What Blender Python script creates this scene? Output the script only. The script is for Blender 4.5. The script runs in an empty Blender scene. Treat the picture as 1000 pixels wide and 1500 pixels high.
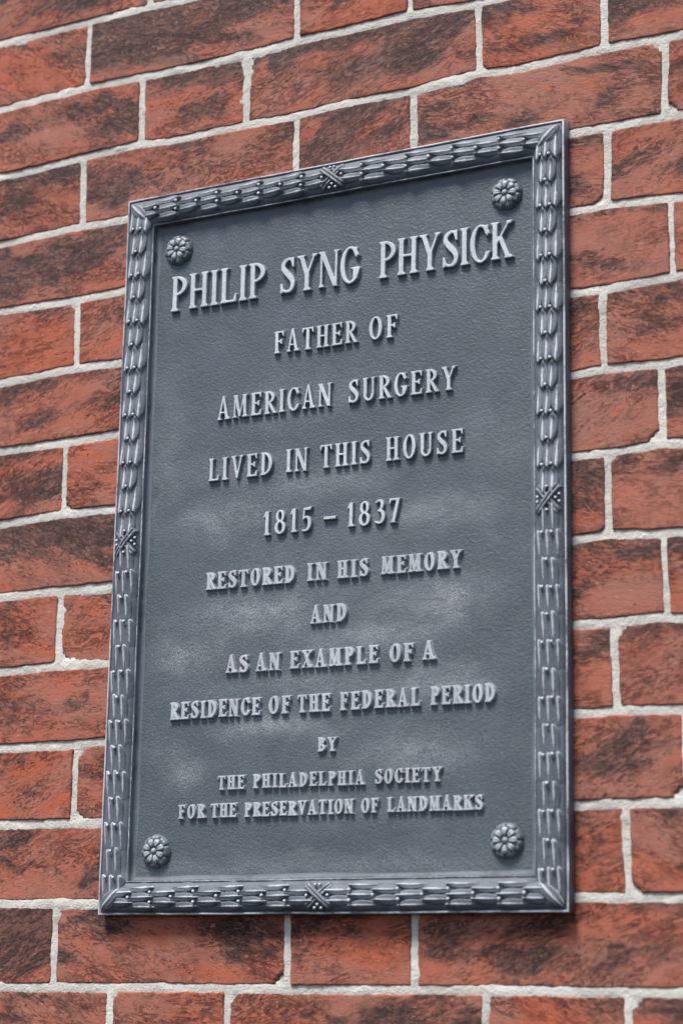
import bpy, math, random
import numpy as np
from mathutils import Vector, Euler, Matrix

# ------------------------------------------------------------------ camera, sky, sun, exposure
SC = bpy.context.scene
COL = SC.collection
cam_data = bpy.data.cameras.new("camera")
cam = bpy.data.objects.new("camera", cam_data)
COL.objects.link(cam)
cam.location = (0.666191, -1.536008, -0.535534)
cam.rotation_euler = (1.80627754, -0.01281151, 0.48268367)
cam_data.sensor_fit = 'VERTICAL'
cam_data.sensor_height = 36.0
cam_data.lens = 3098.844 / 1500 * 36.0
cam_data.clip_start = 0.05
cam_data.clip_end = 50
cam_data.dof.use_dof = True
cam_data.dof.focus_distance = 1.815
cam_data.dof.aperture_fstop = 5.0
SC.camera = cam

SUN_EL = math.radians(58)
SUN_DIR = Vector((-0.14, -0.60, 1.15)).normalized()      # from the wall towards the sun
SUN_EL = math.asin(SUN_DIR.z)
world = bpy.data.worlds.new("World")
SC.world = world
world.use_nodes = True
wn = world.node_tree
wn.nodes.clear()
sky = wn.nodes.new("ShaderNodeTexSky")
sky.sky_type = 'NISHITA'
sky.sun_disc = False
sky.sun_elevation = SUN_EL
sky.sun_rotation = math.atan2(SUN_DIR.x, SUN_DIR.y)
sky.air_density = 0.9
sky.dust_density = 0.7
sky.ozone_density = 0.35
bg = wn.nodes.new("ShaderNodeBackground")
bg.inputs['Strength'].default_value = 0.045
wo = wn.nodes.new("ShaderNodeOutputWorld")
wn.links.new(sky.outputs[0], bg.inputs['Color'])
wn.links.new(bg.outputs[0], wo.inputs['Surface'])
sun_data = bpy.data.lights.new("sun", 'SUN')
sun_data.energy = 1.5
sun_data.angle = math.radians(20)
sun_data.color = (1.0, 0.96, 0.90)
sun = bpy.data.objects.new("sun", sun_data)
COL.objects.link(sun)
sun.rotation_euler = SUN_DIR.to_track_quat('Z', 'Y').to_euler()
SC.view_settings.view_transform = 'Standard'
SC.view_settings.look = 'None'
SC.view_settings.gamma = 1
SC.view_settings.exposure = 1.93

rnd = random.Random(7)

# ------------------------------------------------------------------ numpy noise
_rs = np.random.RandomState(11)
_LAT = _rs.rand(8, 256, 256)


def vnoise(x, z, seed=0):
    L = _LAT[seed % 8]
    xi = np.floor(x).astype(int)
    zi = np.floor(z).astype(int)
    fx = x - xi
    fz = z - zi
    fx = fx * fx * (3 - 2 * fx)
    fz = fz * fz * (3 - 2 * fz)
    o = seed * 37
    a = L[(xi + o) % 256, (zi + o) % 256]
    b = L[(xi + 1 + o) % 256, (zi + o) % 256]
    c = L[(xi + o) % 256, (zi + 1 + o) % 256]
    d = L[(xi + 1 + o) % 256, (zi + 1 + o) % 256]
    return (a * (1 - fx) + b * fx) * (1 - fz) + (c * (1 - fx) + d * fx) * fz - 0.5


def fbm(x, z, scale, octv=3, seed=0):
    s = 0
    a = 1.0
    for i in range(octv):
        s = s + a * vnoise(x / scale, z / scale, seed + i)
        scale = scale / 2.03
        a *= 0.55
    return s


# ------------------------------------------------------------------ node helpers
class NT:
    def __init__(self, name):
        self.m = bpy.data.materials.new(name)
        self.m.use_nodes = True
        self.t = self.m.node_tree
        self.t.nodes.clear()
        self.out = self.t.nodes.new("ShaderNodeOutputMaterial")
        self.b = self.t.nodes.new("ShaderNodeBsdfPrincipled")
        self.t.links.new(self.b.outputs[0], self.out.inputs[0])

    def n(self, typ, **kw):
        nd = self.t.nodes.new(typ)
        for k, v in kw.items():
            setattr(nd, k, v)
        return nd

    def put(self, sock, v):
        if isinstance(v, bpy.types.NodeSocket):
            self.t.links.new(v, sock)
        elif v is not None:
            if sock.type == 'RGBA' and len(v) == 3:
                v = (*v, 1)
            sock.default_value = v

    def math(self, op, a, b=None, c=None, clamp=False):
        nd = self.n("ShaderNodeMath", operation=op, use_clamp=clamp)
        self.put(nd.inputs[0], a)
        if b is not None:
            self.put(nd.inputs[1], b)
        if c is not None:
            self.put(nd.inputs[2], c)
        return nd.outputs[0]

    def vmath(self, op, a, b=None):
        nd = self.n("ShaderNodeVectorMath", operation=op)
        self.put(nd.inputs[0], a)
        if b is not None:
            self.put(nd.inputs[1], b)
        return nd.outputs[0]

    def mix(self, f, a, b, blend='MIX'):
        nd = self.n("ShaderNodeMix", data_type='RGBA', blend_type=blend)
        self.put(nd.inputs[0], f)
        self.put(nd.inputs[6], a)
        self.put(nd.inputs[7], b)
        return nd.outputs[2]

    def noise(self, vec, scale, detail=4, rough=0.55, dist=0.0, typ='FBM'):
        nd = self.n("ShaderNodeTexNoise", noise_dimensions='3D', noise_type=typ)
        self.put(nd.inputs['Vector'], vec)
        self.put(nd.inputs['Scale'], scale)
        nd.inputs['Detail'].default_value = detail
        nd.inputs['Roughness'].default_value = rough
        nd.inputs['Distortion'].default_value = dist
        return nd.outputs[0]

    def ramp(self, f, lo, hi, a=0.0, b=1.0, smooth=True):
        nd = self.n("ShaderNodeMapRange", interpolation_type='SMOOTHSTEP' if smooth else 'LINEAR')
        self.put(nd.inputs[0], f)
        self.put(nd.inputs[1], lo)
        self.put(nd.inputs[2], hi)
        self.put(nd.inputs[3], a)
        self.put(nd.inputs[4], b)
        return nd.outputs[0]

    def mapping(self, vec, scale=(1, 1, 1), rot=(0, 0, 0), loc=(0, 0, 0)):
        nd = self.n("ShaderNodeMapping")
        self.put(nd.inputs[0], vec)
        nd.inputs['Location'].default_value = loc
        nd.inputs['Rotation'].default_value = rot
        nd.inputs['Scale'].default_value = scale
        return nd.outputs[0]

    def bump(self, h, strength, dist, prev=None):
        nd = self.n("ShaderNodeBump")
        self.put(nd.inputs['Height'], h)
        self.put(nd.inputs['Strength'], strength)
        self.put(nd.inputs['Distance'], dist)
        if prev is not None:
            self.put(nd.inputs['Normal'], prev)
        return nd.outputs[0]


# ------------------------------------------------------------------ materials
def brick_material():
    T = NT("hand_moulded_brick")
    tc = T.n("ShaderNodeTexCoord").outputs['Object']
    oi = T.n("ShaderNodeObjectInfo").outputs['Color']
    sep = T.n("ShaderNodeSeparateColor")
    T.put(sep.inputs[0], oi)
    dark, tone, seed = sep.outputs[0], sep.outputs[1], sep.outputs[2]
    comb = T.n("ShaderNodeCombineXYZ")
    T.put(comb.inputs[0], T.math('MULTIPLY', seed, 37.0))
    T.put(comb.inputs[1], T.math('MULTIPLY', seed, 11.0))
    T.put(comb.inputs[2], T.math('MULTIPLY', seed, 23.0))
    vrot = T.n("ShaderNodeVectorRotate", rotation_type='Y_AXIS')
    T.put(vrot.inputs['Vector'], T.vmath('ADD', tc, comb.outputs[0]))
    T.put(vrot.inputs['Center'], comb.outputs[0])
    T.put(vrot.inputs['Angle'], T.math('MULTIPLY', T.math('SUBTRACT', seed, 0.5), 0.9))
    v = vrot.outputs[0]
    vs = T.mapping(v, scale=(0.5, 1, 1.25), rot=(0, math.radians(-12), 0))      # streaks lean a little
    # base clay
    n_lo = T.noise(vs, 22, 5, 0.6, 0.3)
    clay = T.mix(T.ramp(n_lo, 0.40, 0.60), (0.46, 0.106, 0.050), (0.385, 0.138, 0.092))
    clay = T.mix(T.math('MULTIPLY', tone, 0.75), clay, (0.35, 0.155, 0.115))
    n_or = T.noise(vs, 34, 6, 0.7, 0.8)
    clay = T.mix(T.ramp(n_or, 0.56, 0.74, 0, 0.75), clay, (0.56, 0.115, 0.040))
    # burnt, dark areas
    sepz = T.n("ShaderNodeSeparateXYZ")
    T.put(sepz.inputs[0], tc)
    low = T.ramp(sepz.outputs[2], -0.033, -0.008, 0.26, 0.0)                    # the lower arris stayed red
    n_dk = T.noise(vs, 17, 9, 0.68, 0.9)
    burn = T.n("ShaderNodeAttribute", attribute_name="burn").outputs['Fac']
    n_dk = T.math('ADD', T.math('MULTIPLY', n_dk, 1.0), T.math('MULTIPLY', T.math('SUBTRACT', burn, 0.42), 0.32))
    th = T.math('MULTIPLY_ADD', dark, -0.21, 0.570)
    th2 = T.math('ADD', th, 0.17)
    mdk = T.ramp(n_dk, th, th2)
    n_v = T.noise(vs, 60, 6, 0.7)
    dcol = T.mix(T.ramp(n_v, 0.4, 0.65), (0.082, 0.043, 0.038), (0.195, 0.090, 0.068))
    col = T.mix(T.math('MULTIPLY', mdk, 0.80), clay, dcol)
    # creases of the sand moulded face, dark pits, pale lines
    vc = T.mapping(v, scale=(0.55, 1, 1.5), rot=(0, math.radians(-22), 0))
    n_c = T.noise(vc, 85, 8, 0.72, 1.4)
    crease = T.ramp(T.math('ABSOLUTE', T.math('SUBTRACT', n_c, 0.5)), 0.0, 0.035, 1.0, 0.0)
    gate = T.ramp(T.noise(vs, 26, 4, 0.6, 0.4), 0.46, 0.62)
    crease = T.math('MULTIPLY', crease, gate)
    col = T.mix(T.math('MULTIPLY', crease, 0.55), col, (0.055, 0.026, 0.026))
    n_p = T.noise(vc, 120, 7, 0.7, 1.2)
    pale = T.ramp(T.math('ABSOLUTE', T.math('SUBTRACT', n_p, 0.47)), 0.0, 0.02, 1.0, 0.0)
    gate2 = T.ramp(T.noise(v, 31, 4, 0.6, 0.4), 0.5, 0.66)
    pale = T.math('MULTIPLY', pale, gate2)
    col = T.mix(T.math('MULTIPLY', pale, 0.62), col, (0.56, 0.35, 0.27))
    n_pit = T.noise(v, 300, 3, 0.6)
    pit = T.ramp(n_pit, 0.66, 0.74)
    col = T.mix(T.math('MULTIPLY', pit, 0.75), col, (0.04, 0.02, 0.018))
    n_big = T.noise(vc, 55, 3, 0.5, 1.0)
    scar = T.ramp(n_big, 0.72, 0.78)
    col = T.mix(T.math('MULTIPLY', scar, 0.85), col, (0.03, 0.02, 0.02))
    n_g = T.noise(v, 900, 3, 0.6)
    n_f = T.noise(vc, 300, 6, 0.75, 0.8)
    patch = T.ramp(T.math('ADD', T.math('MULTIPLY', burn, 0.4), T.noise(vs, 40, 5, 0.65, 0.5)), 0.46, 0.72)
    mark = T.math('MULTIPLY', T.ramp(n_f, 0.53, 0.59), T.math('MULTIPLY_ADD', patch, 0.85, 0.08))
    col = T.mix(T.math('MULTIPLY', mark, 0.85), col, (0.045, 0.026, 0.026))
    col = T.mix(T.math('MULTIPLY', T.ramp(n_f, 0.43, 0.35), 0.42), col, (0.60, 0.27, 0.18))
    n_e = T.noise(vs, 130, 7, 0.78, 1.0)                                     # burnt crackle, ragged
    gate3 = T.ramp(T.math('ADD', T.math('MULTIPLY', burn, 0.55), T.noise(v, 21, 5, 0.6, 0.6)), 0.62, 0.82)
    crk = T.math('MULTIPLY', T.ramp(n_e, 0.50, 0.56), gate3)
    col = T.mix(T.math('MULTIPLY', crk, 0.65), col, (0.042, 0.027, 0.029))
    wht = T.math('MULTIPLY', T.ramp(T.noise(v, 420, 2, 0.5), 0.74, 0.80), 0.7)
    col = T.mix(wht, col, (0.66, 0.56, 0.50))
    n_h = T.noise(vc, 620, 3, 0.6)
    col = T.mix(T.math('MULTIPLY', T.ramp(n_h, 0.58, 0.68), T.math('MULTIPLY_ADD', patch, 0.5, 0.15)), col, (0.07, 0.032, 0.028))
    col = T.mix(T.ramp(n_g, 0.58, 0.78, 0, 0.3), col, (0.50, 0.30, 0.23))
    col = T.mix(T.ramp(n_g, 0.42, 0.25, 0, 0.4), col, (0.09, 0.035, 0.03))
    # whitish lime bloom, a faint drip here and there
    n_w = T.noise(v, 15, 5, 0.6)
    col = T.mix(T.ramp(n_w, 0.62, 0.8, 0, 0.16), col, (0.50, 0.36, 0.31))
    T.put(T.b.inputs['Base Color'], col)
    T.put(T.b.inputs['Roughness'], T.ramp(mdk, 0, 1, 0.80, 0.58, False))
    T.b.inputs['Specular IOR Level'].default_value = 0.35
    h = T.math('MULTIPLY', n_dk, 0.15)
    h = T.math('MULTIPLY_ADD', n_c, 0.12, h)
    h = T.math('SUBTRACT', h, T.math('MULTIPLY', crease, 0.6))
    h = T.math('SUBTRACT', h, T.math('MULTIPLY', pit, 0.5))
    h = T.math('SUBTRACT', h, T.math('MULTIPLY', scar, 0.9))
    h = T.math('MULTIPLY_ADD', n_p, 0.25, h)
    h = T.math('MULTIPLY_ADD', pale, 0.35, h)
    h = T.math('MULTIPLY_ADD', n_g, 0.38, h)
    h = T.math('MULTIPLY_ADD', n_f, 0.7, h)
    h = T.math('MULTIPLY_ADD', mark, -0.35, h)
    h = T.math('MULTIPLY_ADD', crk, -0.30, h)
    T.put(T.b.inputs['Normal'], T.bump(h, 1.0, 0.0017))
    return T.m


def mortar_material():
    T = NT("lime_mortar")
    v = T.n("ShaderNodeTexCoord").outputs['Object']
    n1 = T.noise(v, 16, 5, 0.6)
    n2 = T.noise(v, 520, 3, 0.65)
    n3 = T.noise(v, 900, 2, 0.5)
    col = T.mix(T.ramp(n1, 0.35, 0.65), (0.64, 0.61, 0.555), (0.52, 0.49, 0.44))
    col = T.mix(T.ramp(n2, 0.60, 0.74, 0, 0.5), col, (0.30, 0.27, 0.23))
    col = T.mix(T.ramp(n3, 0.60, 0.75, 0, 0.5), col, (0.80, 0.77, 0.71))
    col = T.mix(T.ramp(n3, 0.34, 0.25, 0, 0.55), col, (0.25, 0.21, 0.17))
    n5 = T.noise(v, 9, 4, 0.6)
    col = T.mix(T.ramp(n5, 0.56, 0.72, 0, 0.4), col, (0.34, 0.325, 0.30))
    # brick dust at the very edges and some grime
    n4 = T.noise(v, 45, 5, 0.65)
    col = T.mix(T.ramp(n4, 0.60, 0.78, 0, 0.35), col, (0.40, 0.30, 0.24))
    T.put(T.b.inputs['Base Color'], col)
    T.b.inputs['Roughness'].default_value = 0.95
    T.b.inputs['Specular IOR Level'].default_value = 0.2
    h = T.math('MULTIPLY_ADD', n3, 0.5, T.math('MULTIPLY', n2, 1.0))
    T.put(T.b.inputs['Normal'], T.bump(h, 1.0, 0.0012))
    return T.m


def paint_material(name, base, worn, wear_hilite_attr=True, wear_hilite_gain=1.0, leather=False, rough=0.5):
    """weathered lead-grey paint on cast metal; attribute wear = rubbed relief plus highlights painted into the colour"""
    T = NT(name)
    v = T.n("ShaderNodeTexCoord").outputs['Object']
    geo = T.n("ShaderNodeNewGeometry").outputs['Position']
    n1 = T.noise(geo, 28, 5, 0.6, 0.3)
    n2 = T.noise(geo, 240, 5, 0.65)
    n3 = T.noise(geo, 1300, 3, 0.65)
    col = T.mix(T.ramp(n1, 0.35, 0.68), base, tuple(c * 1.22 for c in base))
    wear_hilite = None
    if wear_hilite_attr:
        at = T.n("ShaderNodeAttribute", attribute_name="wear_hilite").outputs['Fac']
        w = T.math('ADD', at, T.math('MULTIPLY', T.math('SUBTRACT', n2, 0.5), 1.1))
        wear_hilite = T.ramp(w, 0.35, 0.85, 0, wear_hilite_gain)
        col = T.mix(wear_hilite, col, worn)  # pale colour is rubbed paint and painted highlights together
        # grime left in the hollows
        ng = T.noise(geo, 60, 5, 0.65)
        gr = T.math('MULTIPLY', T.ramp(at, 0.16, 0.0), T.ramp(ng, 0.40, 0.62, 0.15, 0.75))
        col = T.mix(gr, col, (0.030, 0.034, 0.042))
    elif not leather:
        col = T.mix(T.ramp(n2, 0.50, 0.68, 0, 0.45), col, tuple(c * 0.62 for c in base))
        col = T.mix(T.ramp(n3, 0.60, 0.70, 0, 0.5), col, worn)
    h = T.math('MULTIPLY', n3, 0.35)
    hs = 0.0007
    if leather:
        px = T.n("ShaderNodeSeparateXYZ")
        T.put(px.inputs[0], v)
        # chalky bloom where water dries on the casting (attribute), broken up by fine noise
        at = T.n("ShaderNodeAttribute", attribute_name="bloom").outputs['Fac']
        vb = T.mapping(v, scale=(0.7, 1, 1.3))
        nb = T.noise(vb, 60, 8, 0.75, 0.3)
        bl = T.math('MULTIPLY', at, T.ramp(nb, 0.32, 0.64, 0.40, 1.05))
        spk = T.ramp(n3, 0.40, 0.60, 0.10, 1.15)
        bl = T.math('MULTIPLY', bl, spk)
        col = T.mix(T.math('MULTIPLY', bl, 1.15, clamp=True), col, (0.335, 0.335, 0.357))
        col = T.mix(T.ramp(n3, 0.58, 0.70, 0, 0.55), col, (0.26, 0.29, 0.32))  # fine pale speckle painted into the colour as glints
        # leather-like stipple of the casting
        vw = T.mapping(v, scale=(1, 1, 1.25), rot=(0, math.radians(20), 0))
        wv = T.n("ShaderNodeTexNoise")
        T.put(wv.inputs['Vector'], vw)
        wv.inputs['Scale'].default_value = 160
        wv.inputs['Detail'].default_value = 2
        vv = T.vmath('ADD', vw, T.vmath('MULTIPLY', T.vmath('SUBTRACT', wv.outputs['Color'], (0.5, 0.5, 0.5)), (0.004, 0.004, 0.004)))
        vo = T.n("ShaderNodeTexVoronoi", feature='SMOOTH_F1')
        T.put(vo.inputs['Vector'], vv)
        vo.inputs['Scale'].default_value = 420
        vo.inputs['Smoothness'].default_value = 0.5
        nl = T.noise(vw, 330, 4, 0.55, 0.6)
        h = T.math('MULTIPLY_ADD', vo.outputs['Distance'], -0.55, T.math('MULTIPLY', nl, 0.9))
        h = T.math('MULTIPLY_ADD', n3, 0.15, h)
        hs = 0.00085
        T.put(T.b.inputs['Roughness'], T.ramp(bl, 0, 1, rough, 0.75))
    else:
        T.b.inputs['Roughness'].default_value = rough
        h = T.math('MULTIPLY_ADD', n2, 0.8, h)
    T.put(T.b.inputs['Base Color'], col)
    T.b.inputs['Specular IOR Level'].default_value = 0.5
    T.put(T.b.inputs['Normal'], T.bump(h, 0.55 if leather else 0.8, hs))
    return T.m


M_BRICK = brick_material()
M_MORTAR = mortar_material()
PAINT = (0.062, 0.076, 0.088)
M_PANEL = paint_material("plaque_ground_paint", PAINT, (0.3, 0.3, 0.35), wear_hilite_attr=False, leather=True, rough=0.46)
M_FRAME = paint_material("plaque_frame_paint", (0.110, 0.122, 0.143), (0.56, 0.57, 0.61), rough=0.58, wear_hilite_gain=0.9)
M_ROS = paint_material("rosette_paint", (0.098, 0.110, 0.125), (0.50, 0.52, 0.56), rough=0.38, wear_hilite_gain=0.6)
M_LFACE = paint_material("letter_face_paint", (0.43, 0.47, 0.495), (0.46, 0.46, 0.50), wear_hilite_attr=False, rough=0.55)
M_LFACE2 = paint_material("small_letter_face_paint", (0.37, 0.385, 0.41), (0.46, 0.46, 0.50), wear_hilite_attr=False, rough=0.55)
M_LSIDE2 = paint_material("small_letter_side_paint", (0.23, 0.24, 0.275), (0.4, 0.4, 0.44), wear_hilite_attr=False, rough=0.55)
M_LSIDE = paint_material("letter_side_paint", (0.15, 0.17, 0.195), (0.3, 0.3, 0.35), wear_hilite_attr=False, rough=0.5)


# ------------------------------------------------------------------ mesh helpers
def mesh_from(name, verts, faces, mats, smooth=True, fmat=None, wear_hilite=None):
    me = bpy.data.meshes.new(name)
    me.from_pydata([tuple(map(float, v)) for v in verts], [], [tuple(int(i) for i in f) for f in faces])
    for m in mats:
        me.materials.append(m)
    if fmat is not None:
        me.polygons.foreach_set('material_index', np.array(fmat, dtype=np.int32))
    me.polygons.foreach_set('use_smooth', np.full(len(me.polygons), smooth))
    if wear_hilite is not None:
        a = me.attributes.new("wear_hilite", 'FLOAT', 'POINT')
        a.data.foreach_set('value', np.array(wear_hilite, dtype=np.float32))
    me.update()
    face_out(me)
    return me


def face_out(me):
    """make the faces look away from the wall (towards -Y)"""
    if sum(p.normal.y * p.area for p in me.polygons) > 0:
        me.flip_normals()
    me.update()


def grid_mesh(name, X, Y, Z, mats, keep=None, smooth=True, wear_hilite=None):
    """X,Y,Z arrays [n,m]; keep = boolean per cell"""
    n, m = X.shape
    co = np.stack([X, Y, Z], -1).reshape(-1, 3).astype(np.float32)
    i, j = np.meshgrid(np.arange(n - 1), np.arange(m - 1), indexing='ij')
    if keep is not None:
        i = i[keep]
        j = j[keep]
    i = i.ravel()
    j = j.ravel()
    q = np.stack([i * m + j, (i + 1) * m + j, (i + 1) * m + j + 1, i * m + j + 1], 1)
    used = np.zeros(n * m, bool)
    used[q.ravel()] = True
    remap = np.cumsum(used) - 1
    co = co[used]
    q = remap[q]
    me = bpy.data.meshes.new(name)
    me.vertices.add(len(co))
    me.vertices.foreach_set('co', co.ravel())
    me.loops.add(len(q) * 4)
    me.loops.foreach_set('vertex_index', q.ravel().astype(np.int32))
    me.polygons.add(len(q))
    me.polygons.foreach_set('loop_start', np.arange(0, len(q) * 4, 4, dtype=np.int32))
    me.update(calc_edges=True)
    me.polygons.foreach_set('use_smooth', np.full(len(q), smooth))
    for mt in mats:
        me.materials.append(mt)
    if wear_hilite is not None:
        a = me.attributes.new("wear_hilite", 'FLOAT', 'POINT')
        a.data.foreach_set('value', wear_hilite.reshape(-1)[used].astype(np.float32))
    me.validate()
    return me


def link(name, data, parent=None, loc=(0, 0, 0), rot=(0, 0, 0), scale=(1, 1, 1)):
    o = bpy.data.objects.new(name, data)
    COL.objects.link(o)
    o.location = loc
    o.rotation_euler = rot
    o.scale = scale
    if parent is not None:
        o.parent = parent
    return o


# ------------------------------------------------------------------ the brick wall
Z_TOP0 = 0.46145
HC = 0.0695
# measured bed joints: course boundary k -> (x, z) samples on the wall plane
BED = {
    1: [(-0.5313, 0.393), (-0.4247, 0.3932), (-0.3564, 0.3933), (-0.3335, 0.3924)],
    2: [(-0.5269, 0.3219), (-0.4237, 0.3247), (-0.3309, 0.3223), (-0.2485, 0.3221), (-0.1965, 0.3245), (-0.1511, 0.3233), (-0.082, 0.3246), (-0.0177, 0.3206)],
    3: [(-0.5225, 0.2514), (-0.4822, 0.2511), (-0.4257, 0.2539), (-0.3606, 0.2548), (-0.3283, 0.252), (-0.248, 0.2521), (-0.195, 0.2504), (-0.1501, 0.2527), (-0.0796, 0.2515), (-0.0178, 0.2557), (0.0139, 0.252), (0.0972, 0.2544), (0.149, 0.2524), (0.1654, 0.2525)],
    4: [(-0.5181, 0.1814), (-0.4222, 0.184), (-0.3741, 0.1826), (0.0664, 0.1832), (0.0984, 0.1832), (0.1636, 0.1825)],
    5: [(-0.5139, 0.1134), (-0.424, 0.1121), (-0.3734, 0.1131), (0.0649, 0.1145), (0.0978, 0.1148), (0.1509, 0.1115), (0.1617, 0.1107)],
    6: [(-0.5095, 0.0418), (-0.4214, 0.0454), (-0.374, 0.0436), (0.0646, 0.0439), (0.093, 0.0431), (0.1527, 0.0449), (0.1601, 0.0454)],
    7: [(-0.5053, -0.0252), (-0.4306, -0.0253), (-0.3747, -0.0241), (0.0637, -0.0259), (0.0919, -0.0245), (0.1395, -0.0275), (0.1582, -0.0266)],
    8: [(-0.5009, -0.0955), (-0.4309, -0.0928), (-0.3753, -0.0932), (0.0645, -0.0941), (0.0941, -0.0947), (0.1397, -0.0921), (0.1564, -0.094)],
    9: [(-0.4967, -0.1646), (-0.4316, -0.1635), (-0.3757, -0.1638), (0.0642, -0.1626), (0.0941, -0.161), (0.1391, -0.1647), (0.1546, -0.1651)],
    10: [(-0.4924, -0.2336), (-0.4294, -0.232), (-0.3747, -0.2332), (0.0632, -0.2314), (0.0968, -0.2317), (0.1397, -0.2306), (0.1529, -0.2322)],
    11: [(-0.488, -0.3032), (-0.4059, -0.3034), (-0.3765, -0.3024), (0.0623, -0.3016), (0.0972, -0.3008), (0.151, -0.3027)],
    12: [(-0.4838, -0.3715), (-0.4053, -0.372), (-0.3767, -0.3729), (0.0618, -0.3726), (0.1036, -0.3724), (0.1492, -0.3735)],
    13: [(-0.4795, -0.4409), (-0.4204, -0.4416), (-0.377, -0.4422), (0.0614, -0.4427), (0.1044, -0.4433), (0.1474, -0.4439)],
    14: [(-0.4751, -0.5118), (-0.418, -0.5116), (-0.2998, -0.5116), (-0.2177, -0.5123), (-0.1391, -0.5124), (-0.0742, -0.5121), (0.0089, -0.5124), (0.0922, -0.5132), (0.1456, -0.5129)],
}


def bedz(k, x):
    if k in BED:
        xs, zs = zip(*BED[k])
        return np.interp(x, xs, zs)
    return Z_TOP0 - k * HC + 0.0 * np.asarray(x, float)


# head joints per course: (x at top, x at bottom, width in mm or None)
HEADS = {
    0: [(-0.3559, -0.3564), (-0.245, -0.245), (-0.015, -0.015), (0.100, 0.100)],
    1: [(-0.4241, -0.4246), (-0.198, -0.1965), (-0.0827, -0.0823), (0.148, 0.148)],
    2: [(-0.3617, -0.3607), (-0.248, -0.2474), (-0.0177, -0.0172), (0.0978, 0.0978)],
    3: [(-0.4246, -0.4224), (-0.1949, -0.1946), (-0.0796, -0.0787), (0.1501, 0.1481)],
    4: [(-0.360, -0.360), (-0.247, -0.247), (-0.017, -0.017), (0.0987, 0.0978)],
    5: [(-0.4239, -0.4223), (-0.195, -0.195), (-0.079, -0.079), (0.1513, 0.1516)],
    6: [(-0.365, -0.365), (-0.250, -0.250), (-0.020, -0.020), (0.0924, 0.0925)],
    7: [(-0.4305, -0.4295), (-0.200, -0.200), (-0.090, -0.090), (0.1395, 0.1398)],
    8: [(-0.366, -0.366), (-0.252, -0.252), (-0.020, -0.020), (0.094, 0.0941)],
    9: [(-0.4289, -0.4289), (-0.198, -0.198), (-0.090, -0.090), (0.1385, 0.1403)],
    10: [(-0.362, -0.362), (-0.250, -0.250), (-0.018, -0.018), (0.0962, 0.0978)],
    11: [(-0.4047, -0.4055), (-0.190, -0.190), (-0.078, -0.078), (0.153, 0.153)],
    12: [(-0.3615, -0.3615), (-0.245, -0.245), (-0.013, -0.013), (0.1035, 0.1045)],
    13: [(-0.4194, -0.4189), (-0.189, -0.1885), (-0.0733, -0.074), (0.157, 0.157)],
    14: [(-0.3596, -0.3591), (-0.2442, -0.2441), (-0.014, -0.0135), (0.1029, 0.1031)],
}
# (darkness, tone) of the bricks in view, left to right between the head joints
LOOK = {
    0: [(.62, .5), (.7, .4), (.3, .3), (.6, .5), (.7, .6)],
    1: [(.12, .3), (.88, .6), (.28, .2), (.55, .6), (.45, .5)],
    2: [(.55, .5), (.4, .3), (.75, .6), (.28, .3), (.75, .5)],
    3: [(.42, .5), (.55, .6), (.5, .4), (.5, .8), (.5, .5)],
    4: [(.78, .5), (.4, .3), (.4, .4), (.45, .5), (.5, .5)],
    5: [(.08, .1), (.2, .15), (.4, .4), (.6, .7), (.4, .6)],
    6: [(.55, .5), (.4, .3), (.4, .4), (.3, .5), (.35, .5)],
    7: [(.5, .4), (.22, .3), (.4, .4), (.42, .9), (.9, .5)],
    8: [(.72, .6), (.4, .3), (.4, .4), (.42, .5), (.35, .8)],
    9: [(.16, .2), (.22, .4), (.4, .4), (.28, .5), (.35, .5)],
    10: [(.25, .3), (.4, .3), (.4, .4), (.45, .6), (.5, .6)],
    11: [(.05, .05), (.42, .3), (.4, .4), (.4, .5), (.52, .5)],
    12: [(.72, .4), (.4, .3), (.4, .4), (.5, .3), (.3, .4)],
    13: [(.92, .3), (.55, .3), (.25, .1), (.6, .4), (.5, .3)],
    14: [(.32, .3), (.32, .2), (.55, .3), (.15, .1), (.4, .4)],
}
WX0, WX1 = -0.86, 0.50
PX0, PX1, PZ0, PZ1 = -0.345, 0.043, -0.433, 0.175       # well inside the plaque's outline


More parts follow.
